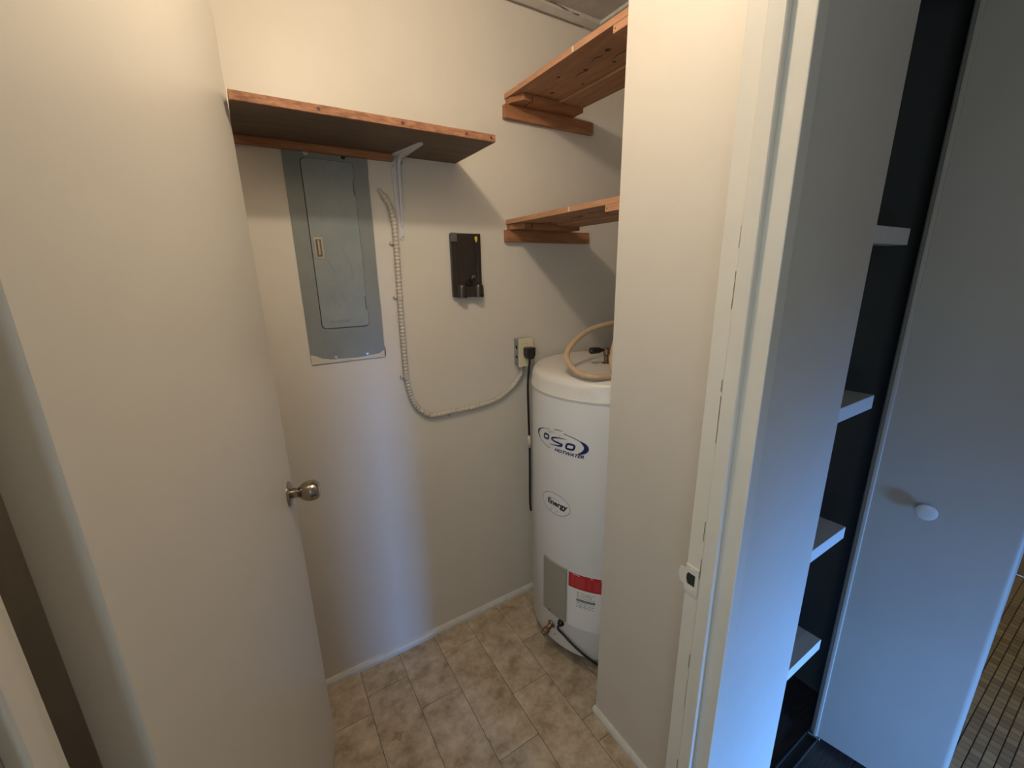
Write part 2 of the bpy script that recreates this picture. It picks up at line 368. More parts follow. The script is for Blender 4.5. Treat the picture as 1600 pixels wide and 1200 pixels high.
# strike plate with lip, latch hole and screws
zs = 0.925; zb = 0.005
bm = bmesh.new()
ys0, ys1 = 0.3835, 0.4105
outer = [(ys1, zs - 0.029), (ys1, zs - 0.0165), (0.418, zs - 0.0165), (0.4235, zs - 0.010), (0.425, zs), (0.4235, zs + 0.012), (0.4215, zs + 0.0165), (ys1, zs + 0.0165), (ys1, zs + 0.029), (ys0, zs + 0.029), (ys0, zs - 0.029)]
hole = [(0.3895, zs - 0.013), (0.405, zs - 0.013), (0.408, zs - 0.004), (0.408, zs + 0.006), (0.405, zs + 0.013), (0.3895, zs + 0.013)]
def ring_plate(bm, outer, hole, xa, xb):
    for xx in (xa, xb):
        vo = [bm.verts.new((xx, p[0], p[1])) for p in outer]; vh = [bm.verts.new((xx, p[0], p[1])) for p in hole]
        es = [bm.edges.new((vo[i], vo[(i + 1) % len(vo)])) for i in range(len(vo))] + [bm.edges.new((vh[i], vh[(i + 1) % len(vh)])) for i in range(len(vh))]
        bmesh.ops.triangle_fill(bm, edges=es, use_beauty=True)
ring_plate(bm, outer, hole, 0.6375, 0.6398)
bm.verts.ensure_lookup_table(); no, nh = len(outer), len(hole)
for base, n in ((0, no), (no, nh)):
    for i in range(n):
        a, b = base + i, base + (i + 1) % n
        try: bm.faces.new((bm.verts[a], bm.verts[b], bm.verts[b + no + nh], bm.verts[a + no + nh]))
        except ValueError: pass
sp = from_bm('strike_plate', bm, M['trim'], fr); sp['label'] = 'paint-covered strike plate with latch hole'
prism('latch_hole', hole, 'x', 0.6388, 0.6396, M['gap'], sp)
lathe('screw', (0.6376, 0.397, zs + 0.0215), (-1, 0, 0), [(0, 0.004), (0.0008, 0.0036), (0.0012, 0.0)], M['trim'], sp, 14)
lathe('screw', (0.6376, 0.397, zs - 0.0215), (-1, 0, 0), [(0, 0.004), (0.0008, 0.0036), (0.0012, 0.0)], M['trim'], sp, 14)

# ================================================================== CLOSET DOOR
ang = math.atan2(0.9777, 0.21)
d1 = thing('door_1', (-0.142, 0.432, 0), 'cream painted flush closet door standing open on the left', 'door', rz=ang, kind='structure')
DL = 0.798
box('slab', 0, DL, 0, 0.039, 0.012, 2.035, M['door'], d1, 0.0012)
kx, kz = DL - 0.062, 0.945
dk = lathe('door_knob', (kx, 0, kz), (0, -1, 0), [(0.004, 0.0), (0.004, 0.013), (0.020, 0.0125), (0.026, 0.0150), (0.032, 0.0215), (0.042, 0.0262), (0.052, 0.0275), (0.062, 0.0268), (0.070, 0.0235), (0.0735, 0.0190), (0.0735, 0.012), (0.0725, 0.0)], M['nickel'], d1, 40)
lathe('rose', (kx, 0, kz), (0, -1, 0), [(0, 0.0335), (0.0025, 0.0335), (0.006, 0.0300), (0.009, 0.0200), (0.010, 0.0)], M['nickel'], dk, 40)
lathe('keyhole', (kx, -0.0724, kz), (0, -1, 0), [(0, 0.0105), (0.0012, 0.0105), (0.0016, 0.009), (0.0016, 0)], M['chrome'], dk, 24)
lathe('pin_hole', (kx + 0.004, -0.0135, kz + 0.0118), (0.3, 0, 1), [(0, 0.0022), (0.0014, 0.0022), (0.0014, 0)], M['black'], dk, 10)
for hz in (0.25, 1.02, 1.80):
    lathe('hinge', (-0.006, 0.045, hz - 0.045), (0, 0, 1), [(0, 0.006), (0.09, 0.006)], M['trim'], d1, 12)

# ================================================================== FOLDING DOOR OF THE CUPBOARD
th = math.atan2(-0.978, 0.208)
d2 = thing('door_2', (1.356, 0.366, 0), 'grey-white folding cupboard door standing open on the right', 'door', rz=th, kind='structure')
def bull(x0, x1, y0, y1, r, n=8):
    pts = []
    for cx, cy, a in ((x1 - r, y1 - r, 0), (x0 + r, y1 - r, 90), (x0 + r, y0 + r, 180), (x1 - r, y0 + r, 270)):
        for k in range(n + 1):
            t = R_(a + 90 * k / n); pts.append((cx + r * math.cos(t), cy + r * math.sin(t)))
    return pts
PW = 0.287; PT = 0.034
lp = prism('leading_panel', bull(-0.006, PW, 0, PT, 0.0155), 'z', 0.022, 2.075, M['bifold'], d2, smooth=True)
lathe('door_knob', (0.118, 0, 0.900), (0, -1, 0), [(0, 0.011), (0.003, 0.009), (0.010, 0.0085), (0.014, 0.012), (0.016, 0.0195), (0.0185, 0.0215), (0.0215, 0.0205), (0.0235, 0.0165), (0.0235, 0.006), (0.0240, 0.0)], M['knobwhite'], lp, 32)
bo = prism('hem', bull(0.002, 0.013, -0.0034, 0.006, 0.003, 5), 'z', 0.022, 2.075, M['bifold'], lp, smooth=True)
# pivot panel, mirrored, behind the leading panel
pvt = []
for p in bull(0, PW, 0, PT, 0.0155):
    pvt.append(p)
pp = prism('pivot_panel', pvt, 'z', 0.022, 2.075, M['bifold'], d2, smooth=True)
c2 = 2 * (PI / 2 + th)   # turn so that the panel runs back from the fold to the right
rot = Matrix.Rotation(PI - 2 * R_(12.0), 4, 'Z')
pp.matrix_local = Matrix.Translation((PW - 0.010, 2 * PT + 0.006, 0)) @ Matrix.Rotation(PI - R_(24.0), 4, 'Z') @ Matrix.Translation((0, -0.0, 0))
# bottom pivot
box('pivot_bracket', -0.012, 0.022, 0.004, 0.030, 0.001, 0.012, M['aluminium'], d2, 0.002)
lathe('guide_pin', (0.004, 0.017, 0.008), (0, 0, 1), [(0, 0.004), (0.02, 0.004)], M['aluminium'], d2, 12)
tr = S(thing('trim_4', (1.25, 0.365, 0), '', ''), 'thin metal floor track under the folding door', 'track')
box('track_lip', 0.957, 1.543, 0.350, 0.353, 0, 0.006, M['aluminium'], tr)
box('track_lip', 0.957, 1.543, 0.380, 0.383, 0, 0.006, M['aluminium'], tr)
box('track_base', 0.957, 1.543, 0.350, 0.383, 0, 0.0012, M['gap'], tr)

# cupboard shelves
for zt, nm in ((0.431, 'lowest grey painted shelf just above the cupboard floor'), (0.812, 'second grey painted shelf up from the cupboard floor'),
               (1.187, 'third grey painted shelf up, above the folding door knob'), (1.578, 'topmost visible grey painted shelf in the cupboard')):
    s = thing('cupboard_shelf', (1.2, 0.6, zt - 0.04), nm, 'shelf', group='painted shelves in the cupboard')
    box('shelf_board', 0.906, 1.288, 0.414, 0.756, zt - 0.020, zt, M['shelfpaint'], s)
    box('front_lip', 0.957, 1.290, 0.375, 0.414, zt - 0.035, zt + 0.0005, M['shelfpaint'], s, 0.001)
S(box('baseboard_cupboard', 0.906, 1.544, 0.742, 0.756, 0.004, 0.10, M['white_trim'], None, 0.003), 'pale skirting board at the back of the dark cupboard', 'baseboard')

# ================================================================== LONG SHELF ABOVE THE PANEL
s1 = thing('wall_shelf', (0.35, 1.29, 1.857), 'dark brown board shelf with orange edge above the electrical panel', 'shelf')
box('shelf_board', 0.0275, 0.664, 1.157, YB - 0.001, 1.857, 1.875, M['ply'], s1, 0.0008)
ed = box('front_edge', 0.0275, 0.664, 1.151, 1.157, 1.8565, 1.8755, M['ply_edge'], s1, 0.0008)
box('end_edge', 0.664, 0.666, 1.152, YB - 0.001, 1.857, 1.875, M['ply_edge'], s1)
for hx in (0.201, 0.397, 0.575, 0.652):
    lathe('nail_hole', (hx, 1.1512, 1.866), (0, -1, 0), [(0, 0.0042), (0.0004, 0.0038), (0.0004, 0)], M['knot'], ed, 12)
box('cleat', -0.2, 0.447, 1.408, YB - 0.001, 1.838, 1.857, M['cleat'], s1, 0.001)
br = None
# stamped steel bracket
bx = 0.463
bmv = [(bx - 0.021, 1.853), (bx - 0.021, 1.832), (bx - 0.0100, 1.625), (bx - 0.008, 1.612), (bx, 1.606), (bx + 0.008, 1.612), (bx + 0.0100, 1.625), (bx + 0.0245, 1.832), (bx + 0.024, 1.853)]
br = prism('bracket', bmv, 'y', 1.4265, 1.4292, M['steel_white'], s1); br['label'] = 'white stamped steel shelf bracket'
prism('bracket_arm', [(bx - 0.021, 1.4285), (bx + 0.024, 1.4285), (bx + 0.023, 1.39), (bx + 0.026, 1.258), (bx + 0.022, 1.250), (bx + 0.016, 1.250), (bx + 0.010, 1.258), (bx - 0.020, 1.39)], 'z', 1.8535, 1.8565, M['steel_white'], br)
# ribs: raised channel on leg and arm, gusset at the bend
prism('rib', [(1.4265, 1.85), (1.4265, 1.64), (1.421, 1.655), (1.414, 1.825), (1.405, 1.842), (1.385, 1.846), (1.36, 1.8505), (1.335, 1.8535), (1.41, 1.8535)], 'x', bx - 0.0035, bx + 0.0055, M['steel_white'], br, 0.002)
for px, pz in ((bx - 0.0125, 1.827), (bx + 0.0150, 1.837), (bx, 1.617)):
    lathe('screw', (px, 1.4266, pz), (0, -1, 0), [(0, 0.0042), (0.0012, 0.0038), (0.0018, 0.0015), (0.0012, 0)], M['screw'], br, 14)

# ================================================================== SIDE SHELVES OF PINE BOARDS
def pine_shelf(zb, zt, x0, label):
    s = thing('side_shelf', (1.0, 1.1, zb), label, 'shelf', group='pine side shelves')
    x1 = x0 + 0.290
    f = box('front_board', x0 + 0.0015, x0 + 0.181, 0.8145, YB - 0.001, zb, zt, M['pine'], s, 0.0012)
    box('back_board', x0 + 0.183, x1, 0.8145, YB - 0.083, zb - 0.006, zt - 0.004, M['pine'], s, 0.0012)
    box('board_edge', x0 + 0.1822, x0 + 0.1832, 0.906, YB - 0.084, zb - 0.0062, zb - 0.0002, M['pine_edge'], s)
    box('front_edge', x0 - 0.0006, x0 + 0.0022, 0.8145, YB - 0.001, zb - 0.0003, zt, M['pine_edge'], s)
    # ledger under the boards at the back wall: short and long piece with a gap
    zl = zb - 0.020
    prism('ledger', [(x0 + 0.004, YB - 0.001), (x0 + 0.004, YB - 0.030), (x0 + 0.030, YB - 0.080), (x0 + 0.064, YB - 0.080), (x0 + 0.064, YB - 0.001)], 'z', zl, zb - 0.0003, M['cleat'], s, 0.001)
    box('ledger', x0 + 0.070, x0 + 0.292, YB - 0.082, YB - 0.001, zl, zb - 0.0003, M['cleat'], s, 0.001)
    box('cleat', x0 - 0.010, x0 + 0.398, YB - 0.021, YB - 0.001, zl - 0.043, zl, M['cleat'], s, 0.0015)
    # ledger at the near end on the partition
    box('ledger', x0 + 0.0, x0 + 0.292, 0.8142, 0.905, zb - 0.019, zb - 0.0003, M['pine_edge'], s, 0.001)
    lathe('nail_hole', (x0 - 0.0001, 0.897, zb - 0.010), (-1, 0, 0), [(0, 0.002), (0.0004, 0.0018), (0.0004, 0)], M['knot'], s, 10)
    for kx_, ky_, kr in ((0.06, 1.20, 0.006), (0.115, 1.305, 0.008), (0.10, 1.12, 0.007), (0.14, 1.04, 0.006), (0.075, 1.00, 0.009), (0.16, 1.20, 0.006)):
        lathe('knot', (x0 + kx_, ky_, zb + 0.0002), (0, 0, -1), [(0, kr), (0.0004, kr * 0.95), (0.0004, 0)], M['knot'], f, 12)
    for cx_, y0_, y1_ in ((0.105, 1.10, 1.19), (0.122, 0.93, 1.06), (0.080, 1.02, 1.08)):
        tube('wood_crack', [Vector((x0 + cx_ + 0.004 * math.sin(q * 0.9), y0_ + (y1_ - y0_) * q / 10, zb + 0.0004)) for q in range(11)], lambda i: 0.0004 + 0.0014 * math.sin(PI * i / 10), M['knot'], f, 6)
    # lighter smear on the front edge
    box('paint_mark', x0 - 0.0010, x0 - 0.0004, 1.055, 1.062, zb + 0.001, zt - 0.001, M['smear'], f)
    return s
pine_shelf(2.083, 2.099, 0.866, 'upper pine board side shelf close to the ceiling')
pine_shelf(1.671, 1.686, 0.862, 'lower pine board side shelf above the water heater')

# ================================================================== ELECTRICAL PANEL
ep = thing('electrical_panel', (0.255, YB, 1.23), 'grey metal electrical panel set flush in the back wall', 'electrical panel')
prism('cover_plate', rrect(0.138, 0.371, 1.226, 1.852, 0.008), 'y', YB - 0.0035, YB - 0.0005, M['panel'], ep)
prism('door_seam', rrect(0.1815, 0.3265, 1.3355, 1.8235, 0.012), 'y', YB - 0.0042, YB - 0.003, M['gap'], ep)
pd = prism('panel_door', rrect(0.1835, 0.3250, 1.3375, 1.8220, 0.011), 'y', YB - 0.0075, YB - 0.0035, M['panel_door'], ep, 0.0006)
lt = prism('latch', rrect(0.1905, 0.2145, 1.548, 1.608, 0.003, 3), 'y', YB - 0.0088, YB - 0.0074, M['chrome'], pd); lt['label'] = 'worn chrome latch'
box('latch_slot', 0.1945, 0.2105, YB - 0.0092, YB - 0.0086, 1.553, 1.603, M['brass'], lt)
box('latch_slide', 0.1985, 0.2055, YB - 0.0125, YB - 0.0088, 1.556, 1.600, M['chrome'], lt, 0.0015)
for hz in (1.752, 1.410):
    box('hinge', 0.3215, 0.3275, YB - 0.0088, YB - 0.0070, hz - 0.020, hz + 0.020, M['panel'], pd, 0.0008)
    box('hinge_gap', 0.3205, 0.3218, YB - 0.0090, YB - 0.0074, hz - 0.021, hz + 0.021, M['gap'], pd)
boxes('nameplate', [(0.205, 0.222, YB - 0.0080, YB - 0.0074, 1.352, 1.360), (0.226, 0.268, YB - 0.0080, YB - 0.0074, 1.352, 1.361)], M['panel'], pd)
box('scratch', 0.232, 0.315, YB - 0.00775, YB - 0.0074, 1.4655, 1.4662, M['panel'], pd)
for pts in ([(0.268, 1.575), (0.280, 1.555), (0.288, 1.530), (0.290, 1.505), (0.286, 1.48)], [(0.222, 1.545), (0.232, 1.520), (0.240, 1.512)], [(0.215, 1.44), (0.232, 1.425), (0.246, 1.40)], [(0.250, 1.44), (0.262, 1.415), (0.270, 1.40)]):
    tube('scratch', catmull([(p[0], YB - 0.0075, p[1]) for p in pts], 5), 0.0006, M['panel'], pd, 5)
for px, pz in ((0.211, 1.242), (0.309, 1.244), (0.199, 1.836), (0.301, 1.836)):
    lathe('screw', (px, YB - 0.0036, pz), (0, -1, 0), [(0, 0.0065), (0.0016, 0.006), (0.0024, 0.003), (0.0018, 0)], M['screw'] if pz < 1.5 or px < 0.25 else M['gap'], ep, 16)
# wall paint smeared on the bottom edge of the cover
prism('paint_smear', [(0.1385, 1.2265), (0.3705, 1.2265), (0.3705, 1.262), (0.366, 1.250), (0.35, 1.240), (0.28, 1.234), (0.20, 1.237), (0.17, 1.243), (0.155, 1.252), (0.1385, 1.258)], 'y', YB - 0.0040, YB - 0.0034, M['smear'], ep)
prism('paint_smear', [(0.3675, 1.23), (0.3712, 1.23), (0.3712, 1.80), (0.3690, 1.79), (0.3698, 1.62), (0.3680, 1.50), (0.3695, 1.38)], 'y', YB - 0.0040, YB - 0.0034, M['smear'], ep)

# ================================================================== ARMOURED CABLE
cp = [(0.396, 1.4288, 1.757), (0.407, 1.425, 1.742), (0.425, 1.421, 1.713), (0.435, 1.4205, 1.664), (0.437, 1.42, 1.596), (0.436, 1.42, 1.515), (0.434, 1.42, 1.422), (0.433, 1.42, 1.325), (0.433, 1.42, 1.224), (0.434, 1.42, 1.144), (0.443, 1.42, 1.083), (0.464, 1.42, 1.028), (0.51, 1.42, 0.988), (0.556, 1.42, 0.983), (0.593, 1.42, 0.985), (0.691, 1.42, 0.985), (0.794, 1.42, 0.998), (0.871, 1.42, 1.038), (0.907, 1.415, 1.081), (0.918, 1.41, 1.122)]
dense = catmull(cp, 40)
# resample evenly
seg = [0.0]
for a, b in zip(dense, dense[1:]): seg.append(seg[-1] + (b - a).length)
res = []; j = 0; STEP = 0.0024; k = 0
while k * STEP < seg[-1]:
    d = k * STEP
    while seg[j + 1] < d: j += 1
    t = (d - seg[j]) / max(seg[j + 1] - seg[j], 1e-9); res.append(dense[j].lerp(dense[j + 1], t)); k += 1
ac = thing('armoured_cable', (0.55, 1.42, 0.98), 'off-white ribbed armoured cable looping down the back wall', 'cable')
tube('sheath', res, lambda i: min(1.0, 0.6 + i / 30.0) * (0.0099 if (i % 5) in (1, 2, 3) else 0.0076), M['cable'], ac, 10)
for px, pz, a in ((0.4365, 1.596, 0), (0.434, 1.424, 0), (0.433, 1.149, 0), (0.593, 0.985, 1)):
    d = Vector((1, 0, 0)) if a else Vector((0, 0, 1))
    cl = lathe('cable_clip', Vector((px, 1.42, pz)) - d * 0.005, d, [(0, 0.0088), (0.0, 0.0098), (0.010, 0.0098), (0.010, 0.0088)], M['cable'], ac, 14)
    q = Vector((px, 1.4245, pz)) + (Vector((0, 0, -0.014)) if a else Vector((-0.014, 0, 0)))
    lathe('screw', q, (0, -1, 0), [(-0.004, 0.0062), (0.001, 0.0062), (0.004, 0.004), (0.004, 0)], M['cable'], cl, 12)

# ================================================================== BROWN WALL UNIT
wu = thing('wall_unit', (0.685, YB, 1.415), 'dark brown plastic wall unit with two domed lower holders', 'wall unit')
prism('back_plate', rrect(0.629, 0.743, 1.414, 1.633, 0.004), 'y', YB - 0.014, YB - 0.001, M['brown_plastic'], wu, 0.001)
box('side_rail', 0.627, 0.650, YB - 0.020, YB - 0.012, 1.415, 1.600, M['brown_plastic'], wu, 0.002)
box('corner_tab', 0.627, 0.652, YB - 0.019, YB - 0.012, 1.603, 1.634, mat('faded_plastic', (0.11, 0.10, 0.095), 0.5), wu, 0.002)
box('side_rail', 0.727, 0.744, YB - 0.019, YB - 0.012, 1.415, 1.633, M['brown_plastic'], wu, 0.002)
for cx in (0.660, 0.727):
    dm = lathe('dome', (cx, YB - 0.020, 1.412), (0, 0, 1), [(0, 0.0195), (0.030, 0.0195), (0.040, 0.0180), (0.047, 0.0135), (0.0505, 0.007), (0.0515, 0)], M['brown_plastic'], wu, 24)
    lathe('opening', (cx + 0.004, YB - 0.0405, 1.417), (0, -1, 0), [(0, 0.007), (0.0016, 0.0065), (0.0016, 0)], M['black'], dm, 14)
box('bridge', 0.676, 0.712, YB - 0.030, YB - 0.012, 1.413, 1.450, M['brown_plastic'], wu, 0.003)
lathe('socket', (0.691, YB - 0.014, 1.467), (0, -1, 0), [(0, 0.014), (0.006, 0.014), (0.007, 0.010), (0.002, 0.009), (0.002, 0)], M['black'], wu, 20)
tube('wire', catmull([(0.724, YB - 0.020, 1.606), (0.722, YB - 0.022, 1.58), (0.719, YB - 0.020, 1.55), (0.716, YB - 0.021, 1.51), (0.709, YB - 0.022, 1.485), (0.697, YB - 0.022, 1.472)], 8), 0.0016, M['black'], wu, 8)
yc = lathe('connector', (0.7245, YB - 0.019, 1.622), (-0.1, -0.3, -1), [(0, 0.004), (0.006, 0.006), (0.012, 0.005), (0.020, 0.002), (0.020, 0)], M['yellow'], wu, 12); yc['label'] = 'yellow wire connector'
tube('wire', catmull([(0.706, YB - 0.020, 1.478), (0.712, YB - 0.024, 1.486), (0.704, YB - 0.026, 1.488), (0.701, YB - 0.022, 1.478)], 8), 0.0014, M['greyink'], wu, 6)

# ================================================================== OUTLET AND CORD
ob = thing('outlet_box', (0.918, YB, 1.13), 'surface-mounted metal outlet box with ivory face plate', 'outlet')
box('metal_box', 0.889, 0.947, 1.389, YB - 0.001, 1.132, 1.238, M['boxmetal'], ob, 0.003, 2)
for z in (1.165, 1.205):
    lathe('knockout', (0.8892, 1.409, z), (-1, 0, 0), [(0, 0.009), (0.0008, 0.0085), (0.0002, 0.006), (0.0002, 0)], M['greyink'], ob, 18)
fp = prism('face_plate', rrect(0.885, 0.951, 1.127, 1.243, 0.004), 'y', 1.3835, 1.3888, M['ivory'], ob, 0.0012)
lathe('screw', (0.918, 1.3836, 1.220), (0, -1, 0), [(0, 0.003), (0.0008, 0.0026), (0.0008, 0)], M['screw'], fp, 10)
prism('receptacle', rrect(0.902, 0.934, 1.188, 1.216, 0.010), 'y', 1.3824, 1.3838, M['ivory'], fp)
for sx in (0.912, 0.924): box('slot', sx - 0.001, sx + 0.001, 1.3819, 1.3826, 1.198, 1.208, M['gap'], fp)
pc_ = thing('power_cord', (0.926, 1.36, 0.50), 'black power cord hanging from the outlet behind the water heater', 'power cord')
prism('plug', [(0.902, 1.206), (0.944, 1.206), (0.943, 1.175), (0.935, 1.160), (0.912, 1.160), (0.903, 1.175)], 'y', 1.350, 1.3815, M['black'], pc_, 0.003)
tube('cord', catmull([(0.924, 1.366, 1.172), (0.923, 1.366, 1.148), (0.917, 1.37, 1.055), (0.919, 1.37, 0.917), (0.925, 1.372, 0.771), (0.928, 1.376, 0.65), (0.932, 1.383, 0.556), (0.941, 1.395, 0.49), (0.955, 1.41, 0.44)], 10), 0.0047, M['black'], pc_, 8)
tube('cord_tag', [Vector((0.9195, 1.3695, 0.83)), Vector((0.9225, 1.3695, 0.80)), Vector((0.9235, 1.370, 0.775))], 0.0062, M['ivory'], pc_, 8)

# ================================================================== WATER HEATER
HX, HY, HR = 1.124, 1.124, 0.292
wh = thing('water_heater', (HX, HY, 0.0), 'tall white enamel cylindrical water heater behind the partition wall', 'water heater')
body = lathe('tank_body', (HX, HY, 0), (0, 0, 1), [(0.050, 0.0), (0.050, 0.266), (0.058, 0.286), (0.070, HR), (1.088, HR), (1.088, 0.0)], M['enamel'], wh, 128)
lathe('lid', (HX, HY, 0), (0, 0, 1), [(1.086, HR - 0.01), (1.086, HR + 0.0035), (1.091, HR + 0.0045), (1.095, HR + 0.002), (1.128, HR), (1.143, HR - 0.005), (1.152, HR - 0.014), (1.157, HR - 0.028), (1.159, HR - 0.05), (1.160, 0.0)], M['lid'], wh, 128)
for a in (20, 140, 260):
    lathe('foot', (HX + 0.2 * math.cos(R_(a)), HY + 0.2 * math.sin(R_(a)), 0), (0, 0, 1), [(0, 0.022), (0.010, 0.025), (0.052, 0.025)], M['black'], wh, 16)
def cyl_pt(u, z, off, t0): t = R_(t0) + u / HR; return Vector((HX + (HR + off) * math.cos(t), HY + (HR + off) * math.sin(t), z))
def sheet(name, poly_uz, t0, off0, off1, m, parent, step=0.012):
    """outline in (u, z) metres wrapped on the tank, between two offsets; poly is cut into columns so that it follows the curve"""
    bm = bmesh.new()
    vs = [bm.verts.new((p[0], p[1], 0)) for p in poly_uz]; bm.faces.new(vs)
    us = [p[0] for p in poly_uz]; u = min(us) + step
    while u < max(us):
        bmesh.ops.bisect_plane(bm, geom=list(bm.verts) + list(bm.edges) + list(bm.faces), plane_co=(u, 0, 0), plane_no=(1, 0, 0)); u += step
    if off1 > off0 + 1e-5:
        r = bmesh.ops.extrude_face_region(bm, geom=list(bm.faces))
        for v in [g for g in r['geom'] if isinstance(g, bmesh.types.BMVert)]: v.co.z = 1
    for v in bm.verts:
        v.co = cyl_pt(v.co.x, v.co.y, off1 if v.co.z > 0.5 else off0, t0)
    return from_bm(name, bm, m, parent)
def stroke(pts, w):
    """variable-width stroke outline: pts (u, z), w list of widths"""
    L, Rr = [], []
    for i, p in enumerate(pts):
        a = pts[max(i - 1, 0)]; b = pts[min(i + 1, len(pts) - 1)]
        dx, dz = b[0] - a[0], b[1] - a[1]; l = math.hypot(dx, dz) or 1
        nx, nz = -dz / l, dx / l
        L.append((p[0] + nx * w[i] / 2, p[1] + nz * w[i] / 2)); Rr.append((p[0] - nx * w[i] / 2, p[1] - nz * w[i] / 2))
    return L, Rr
def add_strip(bm, pts, w, t0, off=0.0010):
    L, Rr = stroke(pts, w)
    a = [bm.verts.new(cyl_pt(p[0], p[1], off, t0)) for p in L]; b = [bm.verts.new(cyl_pt(p[0], p[1], off, t0)) for p in Rr]
    for i in range(len(a) - 1): bm.faces.new((a[i], a[i + 1], b[i + 1], b[i]))
def print_text(name, txt, u0, z0, size, m, parent, t0, width=None, shear=0.0, bold=0.0, off=0.0011):
    cu = bpy.data.curves.new(name, 'FONT'); cu.body = txt; cu.size = size; cu.shear = shear; cu.offset = bold; cu.resolution_u = 3
    ob_ = bpy.data.objects.new(name, cu); COL.objects.link(ob_)
    dg = bpy.context.evaluated_depsgraph_get(); me = bpy.data.meshes.new_from_object(ob_.evaluated_get(dg))
    bpy.data.objects.remove(ob_); bpy.data.curves.remove(cu)
    xs = [v.co.x for v in me.vertices]; k = (width / (max(xs) - min(xs))) if width else 1.0; x0 = min(xs)
    for v in me.vertices: v.co = cyl_pt(u0 + (v.co.x - x0) * k, z0 + v.co.y, off, t0)
    me.materials.clear(); me.materials.append(m)
    return link(name, me, m, parent)
def arc(cu, cz, a, b, t1, t2, n=24):
    return [(cu + a * math.cos(R_(t1 + (t2 - t1) * i / n)), cz + b * math.sin(R_(t1 + (t2 - t1) * i / n))) for i in range(n + 1)]
# maker's logo
T0, Z0 = 190.0, 0.925
lg = bmesh.new()
n = 24
add_strip(lg, arc(0.004, Z0 + 0.002, 0.112, 0.037, 128, 252, 30), [0.0020 + 0.009 * max(0, 1 - abs(i - 11) / 9) for i in range(31)], T0)      # left rim
add_strip(lg, arc(0.004, Z0 + 0.002, 0.112, 0.037, 76, -42, 34), [0.0022 + 0.0150 * max(0, math.sin(PI * max(0, (i - 11)) / 23)) for i in range(35)], T0)   # right crescent
def squarish(cu, cz, a, b, sh, w):
    out = []
    for i in range(33):
        t = 2 * PI * i / 32; c, s = math.cos(t), math.sin(t); q = (abs(c) ** 4 + abs(s) ** 4) ** -0.25
        uu, zz = a * c * q, b * s * q; out.append((cu + uu + sh * zz, cz + zz))
    add_strip(lg, out, [w] * 33, T0)
squarish(-0.0525, Z0 + 0.005, 0.0125, 0.0085, 0.35, 0.0068)
squarish(0.0580, Z0 - 0.003, 0.0150, 0.0095, 0.35, 0.0074)
add_strip(lg, [(0.045, Z0 + 0.0205), (0.020, Z0 + 0.0185), (-0.005, Z0 + 0.0145), (-0.022, Z0 + 0.0085), (-0.024, Z0 + 0.0035), (-0.010, Z0 - 0.0005), (0.010, Z0 - 0.002)], [0.0008, 0.003, 0.0055, 0.007, 0.0065, 0.006, 0.0055], T0)
add_strip(lg, [(-0.012, Z0 + 0.0005), (0.010, Z0 - 0.0015), (0.027, Z0 - 0.004), (0.024, Z0 - 0.009), (0.006, Z0 - 0.013), (-0.018, Z0 - 0.0165), (-0.038, Z0 - 0.0185)], [0.005, 0.006, 0.0075, 0.0075, 0.0055, 0.0028, 0.0006], T0)
lo = from_bm('maker_logo', lg, M['navy'], body); lo['label'] = 'navy oval logo reading OSO'
lk = bmesh.new()
add_strip(lk, [(-0.014, Z0 + 0.0420), (0.004, Z0 + 0.0455), (0.028, Z0 + 0.0455)], [0.0012, 0.0038, 0.0008], T0)
add_strip(lk, [(-0.047, Z0 + 0.0385), (-0.033, Z0 + 0.0385)], [0.0022, 0.0010], T0)
add_strip(lk, [(0.004, Z0 + 0.0245), (0.019, Z0 + 0.0275), (0.0105, Z0 + 0.0195)], [0.0006, 0.0014, 0.0008], T0)
from_bm('logo_stroke', lk, M['greyink'], lo)
lt2 = bmesh.new()
add_strip(lt2, [(-0.085, Z0 + 0.029), (-0.06, Z0 + 0.033), (-0.03, Z0 + 0.031), (-0.005, Z0 + 0.034)], [0.0006, 0.003, 0.0022, 0.0006], T0)
add_strip(lt2, [(-0.055, Z0 + 0.024), (-0.03, Z0 + 0.025), (-0.012, Z0 + 0.029)], [0.0006, 0.0022, 0.0006], T0)
from_bm('logo_stroke', lt2, M['tanink'], lo)
print_text('lettering', 'HOTWATER', -0.0085, Z0 - 0.0355, 0.0165, M['navy'], body, T0, width=0.118, shear=0.35, bold=0.0005)
# oval sticker
T1, Z1 = 189.2, 0.683
oval = sheet('oval_sticker', [(0.0005 + 0.067 * math.cos(2 * PI * k / 48), Z1 - 0.002 + 0.041 * math.sin(2 * PI * k / 48)) for k in range(48)], T1, 0.0003, 0.0006, M['enamel'], wh)
ob2 = bmesh.new(); add_strip(ob2, arc(0.0005, Z1 - 0.002, 0.067, 0.041, 0, 360, 56), [0.0013] * 57, T1)
from_bm('sticker_rim', ob2, M['ink'], oval)
print_text('lettering', 'Energy', -0.037, Z1 - 0.009, 0.030, M['ink'], oval, T1, width=0.094, shear=0.12, bold=0.0012)
o3 = bmesh.new()
add_strip(o3, [(-0.030 + 0.0024 * i, Z1 + 0.0175 + 0.0028 * math.sin(i * 1.7) + 0.0012 * math.sin(i * 0.8)) for i in range(25)], [0.0011] * 25, T1)
from_bm('script_line', o3, M['redink'], oval)
o4 = bmesh.new()
add_strip(o4, [(-0.047, Z1 - 0.008), (-0.044, Z1 + 0.001), (-0.040, Z1 + 0.006), (-0.036, Z1 + 0.008)], [0.0008, 0.0014, 0.0012, 0.0006], T1)
add_strip(o4, [(-0.030, Z1 - 0.015), (0.0, Z1 - 0.0185), (0.05, Z1 - 0.0165)], [0.0006, 0.0011, 0.0006], T1)
